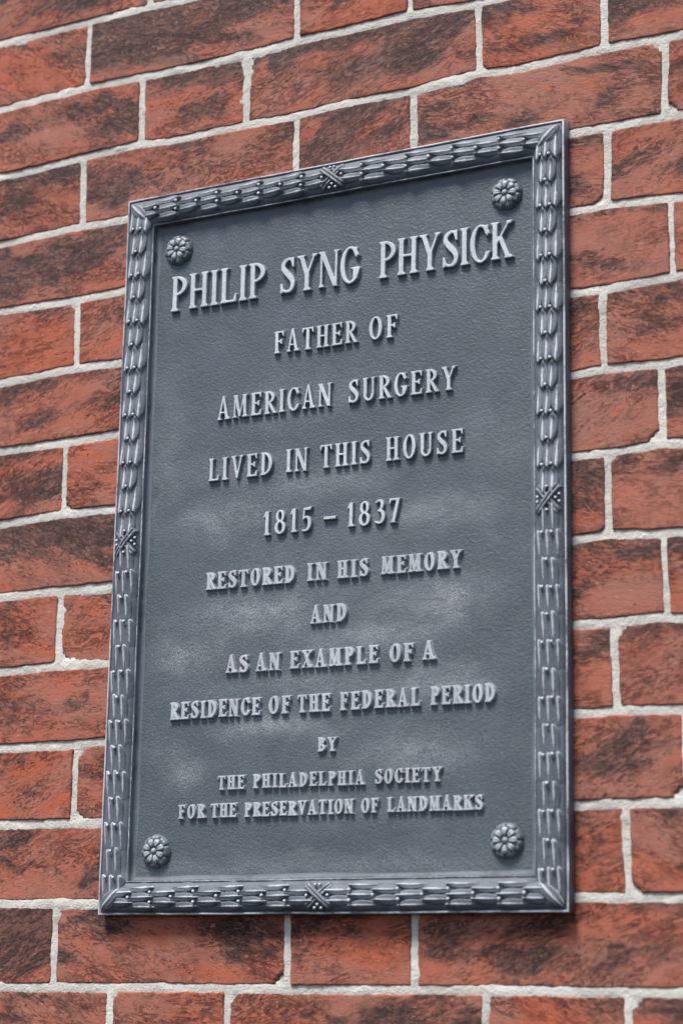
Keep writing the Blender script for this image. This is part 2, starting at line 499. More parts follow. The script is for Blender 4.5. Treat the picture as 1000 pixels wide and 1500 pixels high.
def brick_mesh(xa0, xa1, xb0, xb1, kt, kb, seed, fine, look=(.5, .5)):
    """heightfield brick; xa = left joint (top, bottom), xb = right joint; kt/kb bed joints above/below"""
    r = random.Random(seed)
    jb = 0.0034 + r.uniform(-.0005, .0005)          # half of a bed joint
    jh = 0.0026 + r.uniform(-.0007, .0007)          # half of a head joint
    xm0 = (xa0 + xa1) / 2 + jh
    xm1 = (xb0 + xb1) / 2 - jh
    L = xm1 - xm0
    zt = float(bedz(kt, (xm0 + xm1) / 2))
    zb = float(bedz(kb, (xm0 + xm1) / 2))
    cx, cz = (xm0 + xm1) / 2, (zt + zb) / 2
    e = [-.0022, -.0014, -.0007, 0, .0007, .0014, .0022, .0034, .005] if fine else [-.002, 0, .002, .005]
    st = 0.0032 if fine else 0.012

    def axis(Lh):
        mid = np.linspace(.008, Lh - .008, max(3, int(Lh / st)))
        return np.concatenate([e, mid, [Lh - q for q in reversed(e)]])
    S = axis(L)
    Hh = (zt - zb) - 2 * jb
    Tt = axis(Hh)
    s, t = np.meshgrid(S / L, Tt / Hh, indexing='ij')     # s 0..1 left-right, t 0..1 bottom-top
    ta = np.clip(t, 0, 1)
    xl = (xa1 * (1 - ta) + xa0 * ta) + jh
    xr = (xb1 * (1 - ta) + xb0 * ta) - jh
    X = xl + (xr - xl) * s
    lo = bedz(kb, X) + jb
    hi = bedz(kt, X) - jb
    Z = lo + (hi - lo) * t
    dx = np.minimum(S, L - S)[:, None] + 0 * t
    dz = np.minimum(Tt, Hh - Tt)[None, :] + 0 * t
    rr = 0.0012 + 0.0026 * r.random() ** 3
    qx = np.minimum(dx - rr, 0)
    qz = np.minimum(dz - rr, 0)
    d = np.minimum(np.minimum(dx, dz), np.where((dx < rr) & (dz < rr), rr - np.hypot(qx, qz), 9))
    d = d + 0.0009 * fbm(X + seed * .37, Z, .016, 3, seed) + 0.0008 * fbm(X, Z + seed * .21, .0045, 2, seed + 3)
    # chipped corners
    for c in range(4):
        if r.random() < .14:
            px = 0 if c % 2 else L
            pz = 0 if c // 2 else Hh
            dd = np.hypot(S[:, None] - px, Tt[None, :] - pz)
            d = np.minimum(d, (dd - r.uniform(.003, .008)) * .8 + .001 * fbm(X, Z, .004, 2, seed))
    R = .0015
    k = np.clip(d / R, 0, 1)
    prot = .0015 + r.uniform(-.0008, .0008)
    Y = -prot * np.sqrt(np.clip(1 - (1 - k) ** 2, 0, 1)) + .0004
    Y = np.where(d < 0, .0005 + np.clip(-d / .0008, 0, 1) * .007, Y)
    tilt = r.uniform(-.0006, .0006)
    Y = Y + np.where(d > 0, 1, 0) * (fbm(X, Z, .05, 3, seed + 1) * .0011 + fbm(X, Z, .009, 2, seed + 2) * .0003 * k + tilt * (2 * s - 1))
    me = grid_mesh("brick", X - cx, Y, Z - cz, [M_BRICK])
    # how far each patch of this face was burnt in the kiln: its own clouds and streaks
    dk = look[0]
    rel = (Z - lo) / (hi - lo)
    xx = X + .010 * fbm(X + seed * .13, Z, .02, 3, seed + 5)
    zz = Z + .010 * fbm(X, Z + seed * .11, .02, 3, seed + 6)
    burn = np.zeros(X.shape) + .25 * dk
    for q in range(int(2 + 7 * dk + r.random() * 2)):
        bx = r.uniform(xm0, xm1)
        bz = cz + Hh * r.uniform(-.25, .5)
        a_ = math.radians(r.uniform(-14, 30))
        lx, lz = r.uniform(.012, .065), r.uniform(.004, .018)
        ux = (xx - bx) * math.cos(a_) + (zz - bz) * math.sin(a_)
        uz = -(xx - bx) * math.sin(a_) + (zz - bz) * math.cos(a_)
        burn = np.maximum(burn, (.45 + .6 * dk) * r.uniform(.6, 1.1) * np.exp(-((ux / lx) ** 2 + (uz / lz) ** 2))) + .12 * np.exp(-((ux / lx) ** 2 + (uz / lz) ** 2))
    if r.random() < .35 + .4 * dk:                       # a sooty upper arris
        burn = burn + .5 * np.clip((rel - r.uniform(.62, .85)) / .25, 0, 1)
    lowz = np.clip((.26 + .16 * fbm(X, 0 * Z, .03, 3, seed + 4) - rel) / .12, 0, 1) * r.uniform(.3, 1)
    burn = np.clip(burn * (1 - .9 * lowz), 0, 1)
    at_ = me.attributes.new("burn", 'FLOAT', 'POINT')
    at_.data.foreach_set('value', burn.reshape(-1).astype(np.float32))
    return me, (cx, 0, cz)


wall = bpy.data.objects.new("brick_wall", None)
COL.objects.link(wall)
wall.location = (-0.17, 0, Z_TOP0 - 15 * HC - .2)
wall['label'] = "old hand-made red brick wall in Flemish bond with pale lime mortar joints behind the plaque"
wall['category'] = "wall"
WL = Vector(wall.location)
joints = []
count = 0
for k in range(-2, 17):
    pat = HEADS.get(k)
    if pat is None:
        pat = HEADS[k % 2 + (2 if k < 0 else 12)]
    pat = list(pat)
    even = (k % 2 == 0)
    # alternate stretchers and headers outwards until past the margins
    seq = [p for p in pat]
    L_is_str = True
    x0 = seq[0][0]
    step_l = [0.229, 0.115]
    q = 0
    if even:           # first gap inside is a header, so the brick left of it is a stretcher
        ql, qr = 0, 0
    else:
        ql, qr = 1, 1
    lk = list(LOOK.get(k, [(.3 + .4 * rnd.random(), rnd.random()) for _ in range(5)]))
    while seq[0][0] > WX0:
        w = step_l[ql] + rnd.uniform(-.004, .004)
        seq.insert(0, (seq[0][0] - w, seq[0][1] - w))
        lk.insert(0, (.2 + .5 * rnd.random(), .7 * rnd.random()))
        ql = 1 - ql
    while seq[-1][0] < WX1:
        w = step_l[qr] + rnd.uniform(-.004, .004)
        seq.append((seq[-1][0] + w, seq[-1][1] + w))
        lk.append((.2 + .5 * rnd.random(), .7 * rnd.random()))
        qr = 1 - qr
    # lk has one entry per gap including the outermost open ones: drop those
    lk = lk[1:-1]
    joints.append((k, seq))
    for i in range(len(seq) - 1):
        (a0, a1), (b0, b1) = seq[i], seq[i + 1]
        ztop, zbot = float(bedz(k, (a0 + b0) / 2)), float(bedz(k + 1, (a0 + b0) / 2))
        if a0 > PX0 and b0 < PX1 and ztop < PZ1 and zbot > PZ0:
            continue
        inview = b0 > -.56 and a0 < .19 and ztop > -.60 and zbot < .47
        sd = k * 31 + i * 7 + 400
        me, loc = brick_mesh(a0, a1, b0, b1, k, k + 1, sd, inview, lk[i])
        o = link("brick", me, wall, Vector(loc) - WL)
        dk, tn = lk[i]
        o.color = (dk, tn, ((sd * 0.61803) % 1.0), 1)
        count += 1

# mortar: one rough sheet, kept only along the joints
st = 0.0013
xs = np.arange(-.60, .22, st)
zs = np.arange(-.64, .50, st)
X, Z = np.meshgrid(xs, zs, indexing='ij')
D = np.full(X.shape, 9.0)           # distance to nearest joint centre line
for k in range(-2, 18):
    D = np.minimum(D, np.abs(Z - bedz(k, X)))
for k, seq in joints:
    zt = bedz(k, X)
    zb = bedz(k + 1, X)
    inside = (Z <= zt) & (Z > zb)
    tt = np.clip((Z - zb) / (zt - zb), 0, 1)
    for (a0, a1) in seq:
        if a0 < -.62 or a0 > .24:
            continue
        D = np.where(inside, np.minimum(D, np.abs(X - (a1 + (a0 - a1) * tt)) + .0003), D)
Y = .0006 - .0008 * np.sqrt(np.clip(1 - (D / .0052) ** 2, 0, 1)) + fbm(X, Z, .03, 3, 2) * .0008 + fbm(X, Z, .007, 2, 4) * .0004 + fbm(X, Z, .0026, 2, 6) * .00045
smear = np.clip(fbm(X, Z, .035, 3, 5) * 3 - .55, 0, 1)
Y = Y - smear * .0010
Y = np.where(D > .0075, .004, Y)
Dc = D[:-1, :-1]
behind = (X > PX0 - .03) & (X < PX1 + .03) & (Z > PZ0 - .03) & (Z < PZ1 + .03)
me = grid_mesh("mortar", X, Y, Z, [M_MORTAR], keep=(Dc < .009) | behind[:-1, :-1])
link("mortar", me, wall, -WL)
# coarser mortar out of the frame
st = 0.005
xs = np.arange(WX0 - .02, WX1 + .02, st)
zs = np.arange(-.78, .62, st)
X, Z = np.meshgrid(xs, zs, indexing='ij')
Y = .0035 + fbm(X, Z, .03, 3, 2) * .001
outm = (X < -.595) | (X > .21) | (Z < -.635) | (Z > .49)
me = grid_mesh("mortar", X, Y, Z, [M_MORTAR], keep=outm[:-1, :-1])
link("mortar", me, wall, -WL)
print("bricks", count)

# ------------------------------------------------------------------ the plaque
W, H = 429.53, 647.23
plaque = bpy.data.objects.new("plaque", None)
COL.objects.link(plaque)
plaque.location = (-0.3660879 + W / 2000, -0.0002, -0.4533811 + H / 2000)
plaque.rotation_euler = (-0.0011022466, 0.0051565181, -0.0027768996)
plaque['label'] = "grey painted cast metal memorial plaque with raised lettering and laurel border on the brick wall"
plaque['category'] = "plaque"
MM = 0.001
HP = 5.0           # height of the lettered ground above the wall, mm

# ground of the plaque
gx = np.linspace(-W / 2 + 26, W / 2 - 26, 110)
gz = np.linspace(-H / 2 + 26, H / 2 - 26, 160)
X, Z = np.meshgrid(gx, gz, indexing='ij')
Y = -(HP + .25 * fbm(X, Z, 90, 3, 1) + .12 * fbm(X, Z, 14, 2, 4))
BLOOM = [(-68, -72, 48, 17, .8), (105, -74, 42, 18, .75), (-45, -170, 50, 9, .8), (80, -194, 60, 16, .6), (-141, -203, 24, 14, .6), (-134, -103, 30, 15, .6),
         (-5, 38, 60, 12, .42), (-46, 112, 60, 16, .35), (86, 2, 60, 14, .5), (-105, 14, 50, 16, .5), (49, -98, 60, 14, .6), (14, -236, 90, 12, .3),
         (-92, 62, 45, 14, .4), (147, 54, 30, 30, .25), (99, -140, 50, 14, .55), (-163, 82, 16, 60, .25), (-10, -135, 90, 14, .4), (-186, 150, 3, 16, .9), (-184, 40, 3, 30, .4), (0, -60, 150, 90, .16), (0, -285, 190, 10, .35)]
wx = X + 30 * fbm(X, Z, 45, 3, 2) + 6 * fbm(X, Z, 9, 2, 3)
wz = Z + 9 * fbm(X + 200, Z, 45, 3, 5) + 4 * fbm(X + 90, Z, 9, 2, 1)
bloom = np.zeros(X.shape)
for bx, bz, sx_, sz_, am in BLOOM:
    g = am * np.exp(-(((wx - bx) / sx_) ** 2 + ((wz - bz) / sz_) ** 2))
    bloom = np.maximum(bloom, g) + .35 * np.minimum(bloom, g)
bloom = np.clip(bloom + .1 * fbm(X, Z * 1.6, 40, 3, 7), 0, 1)
me = grid_mesh("back_panel", X * MM, Y * MM, Z * MM, [M_PANEL])
at_ = me.attributes.new("bloom", 'FLOAT', 'POINT')
at_.data.foreach_set('value', bloom.reshape(-1).astype(np.float32))
link("back_panel", me, plaque)

# border moulding: a mitred sweep
U_BAND, R_BAND = 14.7, 12.0
H_BASE, H_BULGE = 10.8, 4.4


def band_h(v):
    """height of the rounded band at offset v from its centre line"""
    q = np.clip(1 - (np.asarray(v, float) / R_BAND) ** 2, 0, 1)
    return H_BASE + H_BULGE * q ** .62


prof = [(0.6, 0.0, .1), (0.0, 1.2, .1), (0, 6, .1), (0, 11.0, .2), (.25, 11.9, .8), (.8, 12.4, 1), (1.5, 12.35, .8), (1.95, 11.7, .2), (2.2, 10.9, 0), (2.7, 10.7, 0)]
for v in np.linspace(-R_BAND + .15, R_BAND - .15, 17):
    q = U_BAND + v
    prof.append((q, float(band_h(v)), .12))
prof += [(27.0, 10.5, 0), (27.25, 10.6, .2), (27.5, 11.3, .75), (28.1, 11.6, .8), (28.6, 11.1, .4), (28.8, 10.0, 0), (29.0, 8.4, 0), (29.5, 7.0, 0), (30.4, 6.0, .1), (31.6, 5.4, .2), (33.5, 4.9, .1)]
corners = [(-1, 1), (1, 1), (1, -1), (-1, -1)]
ring_pts = []
NSUB = 36
for c in range(4):
    a, b = corners[c], corners[(c + 1) % 4]
    for i in range(NSUB):
        ring_pts.append((a, b, i / NSUB))
co = []
wr = []
for (a, b, f) in ring_pts:
    for (u, h, w) in prof:
        ax, az = a[0] * (W / 2 - u), a[1] * (H / 2 - u)
        bx, bz = b[0] * (W / 2 - u), b[1] * (H / 2 - u)
        x = ax + (bx - ax) * f
        z = az + (bz - az) * f
        co.append((x, h, z))
        wr.append(w)
co = np.array(co)
nz = fbm(co[:, 0], co[:, 2], 40, 3, 3)
co[:, 1] += np.where(co[:, 1] > 3, nz * .35, 0)
dx = fbm(co[:, 0] + 300, co[:, 2], 60, 2, 5) * .5
co[:, 0] += dx
co[:, 2] += fbm(co[:, 0], co[:, 2] + 500, 60, 2, 6) * .5
wr = np.clip(np.array(wr) * (.75 + 1.0 * fbm(co[:, 0], co[:, 2], 22, 3, 2)) + .25 * np.clip(fbm(co[:, 0], co[:, 2], 60, 2, 1), 0, 1), 0, 1)
np_ = len(prof)
faces = []
nr = len(ring_pts)
for i in range(nr):
    j = (i + 1) % nr
    for q in range(np_ - 1):
        faces.append((i * np_ + q, j * np_ + q, j * np_ + q + 1, i * np_ + q + 1))
verts = [(x * MM, -h * MM, z * MM) for x, h, z in co]
me = mesh_from("frame", verts, faces, [M_FRAME], wear_hilite=wr)
frame = link("frame", me, plaque)


def heightpatch(name, X, Hh, Z, wear_hilite, mat):
    me = grid_mesh(name, X * MM, -Hh * MM, Z * MM, [mat], wear_hilite=wear_hilite)
    face_out(me)
    return me


# laurel leaf lying on the band; local frame: +Z = towards the tip, X = across the band
def leaf_mesh(off, seed, length=27.0, hw=4.7, pointed=False):
    r = random.Random(seed)
    us = np.array([0, .15, .3, .37, .44, .51, .58, .65, .72, .79, .86, .92, .965, 1.0])
    vs = np.array([-1.0, -.98, -.72, -.4, -.14, 0, .14, .4, .72, .98, 1.0])
    U, V = np.meshgrid(us, vs, indexing='ij')
    prof_w = [.45, .80, 1.0, .88, .58, .34, .06] if pointed else [.75, .95, 1.0, .95, .80, .55, .12]
    wid = np.interp(us, [0, .3, .55, .72, .85, .93, 1], prof_w) * hw * r.uniform(.92, 1.06)
    X = V * wid[:, None]
    Z = (U - 1) * length + 0 * V
    Z = Z + (1 - np.abs(V)) * 0.9 * (U > .9)
    sweep = r.uniform(-.5, .5)
    X = X + sweep * U ** 2
    lift = np.interp(us, [0, .3, .8, .95, 1], [.1, .5, 2.3, 2.9, 2.8])[:, None]
    shape = lift * (1 - .38 * np.abs(V) ** 2.4) + .75 * np.exp(-(V / .12) ** 2) * np.interp(us, [0, .2, 1], [0, 1, 1.1])[:, None]
    shape = shape + .28 * np.sin(9 * (U * 3.2 - np.abs(V) * 1.1)) * (np.abs(V) > .2) * (np.abs(V) < .95) * (U > .3) * r.uniform(.3, 1.1)
    Hh = band_h(off + X) + shape
    edge = (np.abs(V) > .99) | (U > .99) | (U < .01)
    Hh = np.where(edge, band_h(off + X) - .9, Hh)
    wear_hilite = .10 + 1.05 * np.exp(-(V / .16) ** 2) * np.clip(U * 1.6, 0, 1) + .6 * np.clip((U - .90) / .08, 0, 1) + .12 * r.random() + 0 * X  # rubbed rib and tip, made paler as painted highlights on lit edges
    return heightpatch("leaf", X + off, Hh, Z, wear_hilite, M_FRAME)


OFFS_A = (-8.0, 0.0, 8.0)
OFFS_B = (-4.1, 4.1)
LEAF = {(o, q, pt): leaf_mesh(o, int(o * 10) + q * 97 + 5, pointed=pt, hw=4.4 if pt else 4.7) for o in OFFS_A + OFFS_B for q in range(5) for pt in (False, True)}
PITCH = 22.0
sides = [   # centre line position, direction along band, half length
    ('x', W / 2 - U_BAND, H / 2), ('x', -(W / 2 - U_BAND), H / 2),
    ('z', H / 2 - U_BAND, W / 2), ('z', -(H / 2 - U_BAND), W / 2)]
berry_v, berry_f, berry_w = [], [], []


def add_berry(cx, ch, cz, r):
    n0 = len(berry_v)
    R_, S_ = 5, 8
    for i in range(R_ + 1):
        th = math.pi * .62 * i / R_
        for j in range(S_):
            ph = 2 * math.pi * j / S_
            berry_v.append(((cx + r * math.sin(th) * math.cos(ph)) * MM, -(ch + r * math.cos(th)) * MM, (cz + r * math.sin(th) * math.sin(ph)) * MM))
            berry_w.append(.95 if i < 3 else .25)  # berry tops: rubbed paint with a highlight painted in
    for i in range(R_):
        for j in range(S_):
            k2 = (j + 1) % S_
            berry_f.append((n0 + i * S_ + j, n0 + (i + 1) * S_ + j, n0 + (i + 1) * S_ + k2, n0 + i * S_ + k2))


nleaf = 0
for si, (ax, cpos, half) in enumerate(sides):
    for sgn in (1, -1):                 # both halves; leaf tips point to the ribbon at the middle
        nrows = 14 if ax == 'x' else 9
        first = 4.0 if ax == 'x' else 5.9
        for rI in range(nrows):
            s = first + PITCH * rI if ax == 'x' else first + 21.6 * rI
            is_a = (rI % 2 == 1)
            offs = OFFS_A if is_a else OFFS_B
            for o_ in offs:
                j = rnd.uniform(-.8, .8)
                # local leaf frame: tip direction = towards centre
                me = LEAF[(o_, rnd.randrange(5), ax == 'z')]
                if ax == 'x':
                    ry = 0 if sgn < 0 else math.pi
                    loc = (cpos * MM, 0, (sgn * (s + j)) * MM)
                else:
                    ry = math.pi / 2 if sgn < 0 else -math.pi / 2
                    loc = ((sgn * (s + j)) * MM, 0, cpos * MM)
                sc_ = rnd.uniform(.95, 1.04)
                link("leaf", me, frame, loc, (0, ry, 0), (1, 1, sc_))
                nleaf += 1
            if rI == 0:
                continue
            for bo in ((-4.0, 4.0) if is_a else (0.0,)):
                ss = s + rnd.uniform(-.2, .9) + 1.6
                hh = float(band_h(bo)) + 3.3
                bo2 = bo + rnd.uniform(-.4, .4)
                rb = rnd.uniform(1.5, 1.85)
                if ax == 'x':
                    add_berry(cpos + bo2, hh, sgn * ss, rb)
                else:
                    add_berry(sgn * ss, hh, cpos + bo2, rb)


# crossed ribbons at the middle of each side
def ribbon_verts(ang, lift, half_len, nridge=2, wid=6.0):
    vs, fs, ws = [], [], []
    na, nb = 26, 19
    for i in range(na):
        a = -half_len + 2 * half_len * i / (na - 1)
        for j in range(nb):
            b = -wid / 2 + wid * j / (nb - 1)
            x = a * math.sin(ang) + b * math.cos(ang)
            z = a * math.cos(ang) - b * math.sin(ang)
            fr = (b / wid + .5) * nridge
            ridge = abs(math.sin(fr * math.pi)) ** .6
            end = min(1, (1 - abs(a) / half_len) * 9)
            edge = j in (0, nb - 1) or i in (0, na - 1)
            h = float(band_h(max(-11.9, min(11.9, x)))) + (lift + 1.1 * ridge) * (.5 + .5 * end)
            if edge:
                h = float(band_h(max(-11.9, min(11.9, x)))) - .4
            vs.append((x, h, z))
            ws.append((.12 + .6 * max(0, ridge - .72) * 2.6) if not edge else .1)
    for i in range(na - 1):
        for j in range(nb - 1):
            fs.append((i * nb + j, (i + 1) * nb + j, (i + 1) * nb + j + 1, i * nb + j + 1))
    return vs, fs, ws


def ribbon_mesh():
    V, F, Wr = [], [], []
    for ang, lift in ((-.70, 1.5), (.70, 2.5)):
        v, f, w = ribbon_verts(ang, lift, 15.0)
        n = len(V)
        V += v
        F += [tuple(i + n for i in q) for q in f]
        Wr += w
    return mesh_from("ribbon", [(x * MM, -h * MM, z * MM) for x, h, z in V], F, [M_FRAME], wear_hilite=Wr)


RB = ribbon_mesh()
for (ax, cpos, half) in sides:
    if ax == 'x':
        link("ribbon", RB, frame, (cpos * MM, 0, 0))
    else:
        link("ribbon", RB, frame, (0, 0, cpos * MM), (0, math.pi / 2, 0))
    for (bx, bz) in ((0, 9.6), (0, -9.6), (7.2, 0), (9.9, 3.0), (9.9, -3.0), (-8.6, 1.8), (-8.6, -2.2)):
        hh = float(band_h(bx)) + 2.4
        if ax == 'x':
            add_berry(cpos + bx, hh, bz, 1.5)
        else:
            add_berry(bz, hh, cpos - bx, 1.5)
me = mesh_from("berry", berry_v, berry_f, [M_FRAME], wear_hilite=berry_w)
ob = link("berry", me, frame)
ob['kind'] = "stuff"


# corner leaves on the mitres
def corner_leaf_mesh():
    us = np.linspace(0, 1, 15)
    vs = np.linspace(-1, 1, 15)
    U, V = np.meshgrid(us, vs, indexing='ij')
    wid = np.interp(us, [0, .15, .4, .7, .9, 1], [.1, .55, 1, .85, .45, .05]) * 6.2
    L = 31.0
    X = V * wid[:, None]
    Z = (U - .5) * L
    # distance across the nearer band; v = u - U_BAND with u the distance from the outer edge
    # diagonal runs out -> in; local z from outer corner (0) to inner (L)
    d_out = 2.6 + (U) * 24.5
    v = d_out - U_BAND
    base = band_h(np.clip(v, -11.9, 11.9))
    lift = np.interp(us, [0, .2, .6, 1], [.8, 2.0, 2.4, .8])[:, None]
    Hh = base + lift * (1 - .5 * np.abs(V) ** 1.5) + .8 * np.exp(-(V / .13) ** 2) + .35 * np.abs(np.sin(V * 7.5))
    edge = (np.abs(V) > .99) | (U > .99) | (U < .01)
    Hh = np.where(edge, base - 1.2, Hh)
    wear_hilite = .1 + .85 * np.exp(-(V / .2) ** 2) + .5 * (np.abs(V) > .8) + 0 * X
    return heightpatch("corner_leaf", X, Hh, Z, wear_hilite, M_FRAME)


CL = corner_leaf_mesh()
for (sx, sz) in corners:
    ang = math.atan2(-sx, -sz)           # local +Z points to the plaque's middle
    link("corner_leaf", CL, frame, (sx * (W / 2 - U_BAND) * MM, 0, sz * (H / 2 - U_BAND) * MM), (0, ang, 0))


# rosettes
def petal_mesh(inner=True):
    na, nb = 15, 11
    if inner:
        r0, r1 = 3.0, 11.0
        kw = ([3.0, 5, 7.5, 9.3, 10.4, 11.0], [.75, .95, 1.0, .86, .55, .12])
        kb = ([3.0, 3.8, 5.5, 8.2, 10.0, 11.0], [-1.0, .4, 1.3, 2.1, 1.7, .3])
    else:
        r0, r1 = 7.0, 14.3
        kw = ([7, 9, 11.5, 13.2, 14.3], [.6, .85, 1.0, .92, .6])
        kb = ([7, 9, 11.5, 13.0, 14.3], [-.6, .3, 1.0, .7, -1.0])
    rs = np.linspace(r0, r1, na)
    bs = np.linspace(-1, 1, nb)
    Rr, Bb = np.meshgrid(rs, bs, indexing='ij')
    A = Bb * math.radians(22.5) * .98 * np.interp(rs, *kw)[:, None]
    X = Rr * np.sin(A)
    Z = Rr * np.cos(A)
    dome = 6.2 * np.sqrt(np.clip(1 - (Rr / 15.2) ** 2, 0, 1))
    bulge = np.interp(rs, *kb)[:, None] * (1 - .6 * np.abs(Bb) ** 3)
    groove = -.35 * np.exp(-(Bb / .12) ** 2)
    Hh = dome + bulge + groove
    edge = (np.abs(Bb) > .99) | (Rr > r1 - .01) | (Rr < r0 + .01)
    Hh = np.where(edge, dome - .6, Hh)
    if inner:
        wear_hilite = np.interp(rs, [3, 5, 9, 10.4, 11], [.3, .75, .95, .7, .1])[:, None] * (1 - .55 * np.abs(Bb) ** 2.5)  # rub and painted highlight along the raised petal
    else:
        wear_hilite = np.interp(rs, [7, 10, 12, 13.5], [.05, .35, .6, .3])[:, None] * (1 - .6 * np.abs(Bb) ** 2.5)
    return heightpatch("petal", X, Hh, Z, wear_hilite, M_ROS)


def dome_mesh():
    V, F, Wr = [], [], []
    S_ = 40
    pr = [(0, 5.4), (2, 5.3), (4, 5.0), (8, 4.2), (11, 3.0), (13.0, 1.6), (13.9, .9), (14.3, -.3)]
    V.append((0, -5.6 * MM, 0))
    for (r_, h_) in pr[1:]:
        for j in range(S_):
            a = 2 * math.pi * j / S_
            V.append((r_ * math.cos(a) * MM, -h_ * MM, r_ * math.sin(a) * MM))
    for j in range(S_):
        F.append((0, 1 + j, 1 + (j + 1) % S_))
    for i in range(len(pr) - 2):
        for j in range(S_):
            a = 1 + i * S_ + j
            b = 1 + i * S_ + (j + 1) % S_
            F.append((a, a + S_, b + S_, b))
    return mesh_from("rosette", V, F, [M_ROS], wear_hilite=[.05] * len(V))


def button_mesh():
    V, F = [], []
    S_, R_ = 14, 6
    for i in range(R_ + 1):
        th = math.pi * .6 * i / R_ + .001
        for j in range(S_):
            a = 2 * math.pi * j / S_
            V.append((2.6 * math.sin(th) * math.cos(a) * MM, -(4.9 + 2.4 * math.cos(th)) * MM, 2.6 * math.sin(th) * math.sin(a) * MM))
    for i in range(R_):
        for j in range(S_):
            k2 = (j + 1) % S_
            F.append((i * S_ + j, (i + 1) * S_ + j, (i + 1) * S_ + k2, i * S_ + k2))
    return mesh_from("button", V, F, [M_ROS], wear_hilite=[.7] * len(V))


PM, PO, DM, BM = petal_mesh(), petal_mesh(False), dome_mesh(), button_mesh()
for (x, z, a0) in ((-161.5, 269.5, .25), (160.5, 268.5, .1), (-161.6, -270, .42), (160.8, -268, 0)):
    ro = link("rosette", DM, plaque, (x * MM, -HP * MM, z * MM), (0, a0, 0))
    for k in range(8):
        link("petal", PM, ro, (0, 0, 0), (0, k * math.pi / 4 + rnd.uniform(-.03, .03), 0))
        link("petal", PO, ro, (0, 0, 0), (0, (k + .5) * math.pi / 4, 0))
    link("button", BM, ro)


# ------------------------------------------------------------------ lettering
def sd_poly(pts):
    pts = np.array(pts, float)
    area = 0
    for i in range(len(pts)):
        a, b = pts[i], pts[(i + 1) % len(pts)]
        area += a[0] * b[1] - a[1] * b[0]
    if area < 0:
        pts = pts[::-1]

    def f(X, Z):
        d = np.full(X.shape, -9.0)
        for i in range(len(pts)):
            a, b = pts[i], pts[(i + 1) % len(pts)]
            e = b - a
            L = np.hypot(*e)
            if L < 1e-9:
                continue
            d = np.maximum(d, ((X - a[0]) * e[1] - (Z - a[1]) * e[0]) / L)
        return d
    return f


def sd_ell(cx, cz, rx, rz):
    def f(X, Z):
        px, pz = (X - cx) / rx, (Z - cz) / rz
        k0 = np.hypot(px, pz)
        k1 = np.hypot(px / rx, pz / rz) + 1e-9
        return np.where(k0 < 1e-6, -min(rx, rz), k0 * (k0 - 1) / k1)
    return f


def ring(cx, cz, rx, rz, tx, tz, clip=()):
    """ellipse band; clip = list of (nx, nz, c): keep nx*x+nz*z <= c"""
    o = sd_ell(cx, cz, rx, rz)
    i = sd_ell(cx, cz, rx - tx, rz - tz)

    def f(X, Z):
        d = np.maximum(o(X, Z), -i(X, Z))
        for (nx, nz, c) in clip:
            L = math.hypot(nx, nz)
            d = np.maximum(d, (nx * X + nz * Z - c) / L)
        return d
    return f


def wedge_ring(cx, cz, rx, rz, tx, tz, lo, hi):
    """ring with an opening to the right between angles lo..hi (z range at the right)"""
    o = sd_ell(cx, cz, rx, rz)
    i = sd_ell(cx, cz, rx - tx, rz - tz)

    def f(X, Z):
        d = np.maximum(o(X, Z), -i(X, Z))
        cut = np.minimum(np.minimum(X - cx - rx * .25, Z - lo), hi - Z)
        return np.maximum(d, cut)
    return f


def stroke(pts, ws, n=0):
    pts = np.array(pts, float)
    ws = np.array(ws, float) / 2

    def f(X, Z):
        d = np.full(X.shape, 9.0)
        for i in range(len(pts) - 1):
            a, b = pts[i], pts[i + 1]
            e = b - a
            t = np.clip(((X - a[0]) * e[0] + (Z - a[1]) * e[1]) / (e @ e), 0, 1)
            r = ws[i] + (ws[i + 1] - ws[i]) * t
            d = np.minimum(d, np.hypot(X - a[0] - e[0] * t, Z - a[1] - e[1] * t) - r)
        return d
    return f


def bar(x0, z0, x1, z1, w0, w1=None):
    w1 = w0 if w1 is None else w1
    return sd_poly([(x0 - w0 / 2, z0), (x0 + w0 / 2, z0), (x1 + w1 / 2, z1), (x1 - w1 / 2, z1)])


def rect(x0, z0, x1, z1):
    return sd_poly([(x0, z0), (x1, z0), (x1, z1), (x0, z1)])


def spline(pts, n=5):
    """Catmull-Rom through pts (rows may carry a width too)"""
    P = np.array(pts, float)
    P = np.vstack([2 * P[0] - P[1], P, 2 * P[-1] - P[-2]])
    out = []
    for i in range(1, len(P) - 2):
        for k in range(n):
            t = k / n
            out.append(.5 * ((2 * P[i]) + (-P[i - 1] + P[i + 1]) * t + (2 * P[i - 1] - 5 * P[i] + 4 * P[i + 1] - P[i + 2]) * t * t + (-P[i - 1] + 3 * P[i] - 3 * P[i + 1] + P[i + 2]) * t ** 3))
    out.append(P[-2])
    return np.array(out)


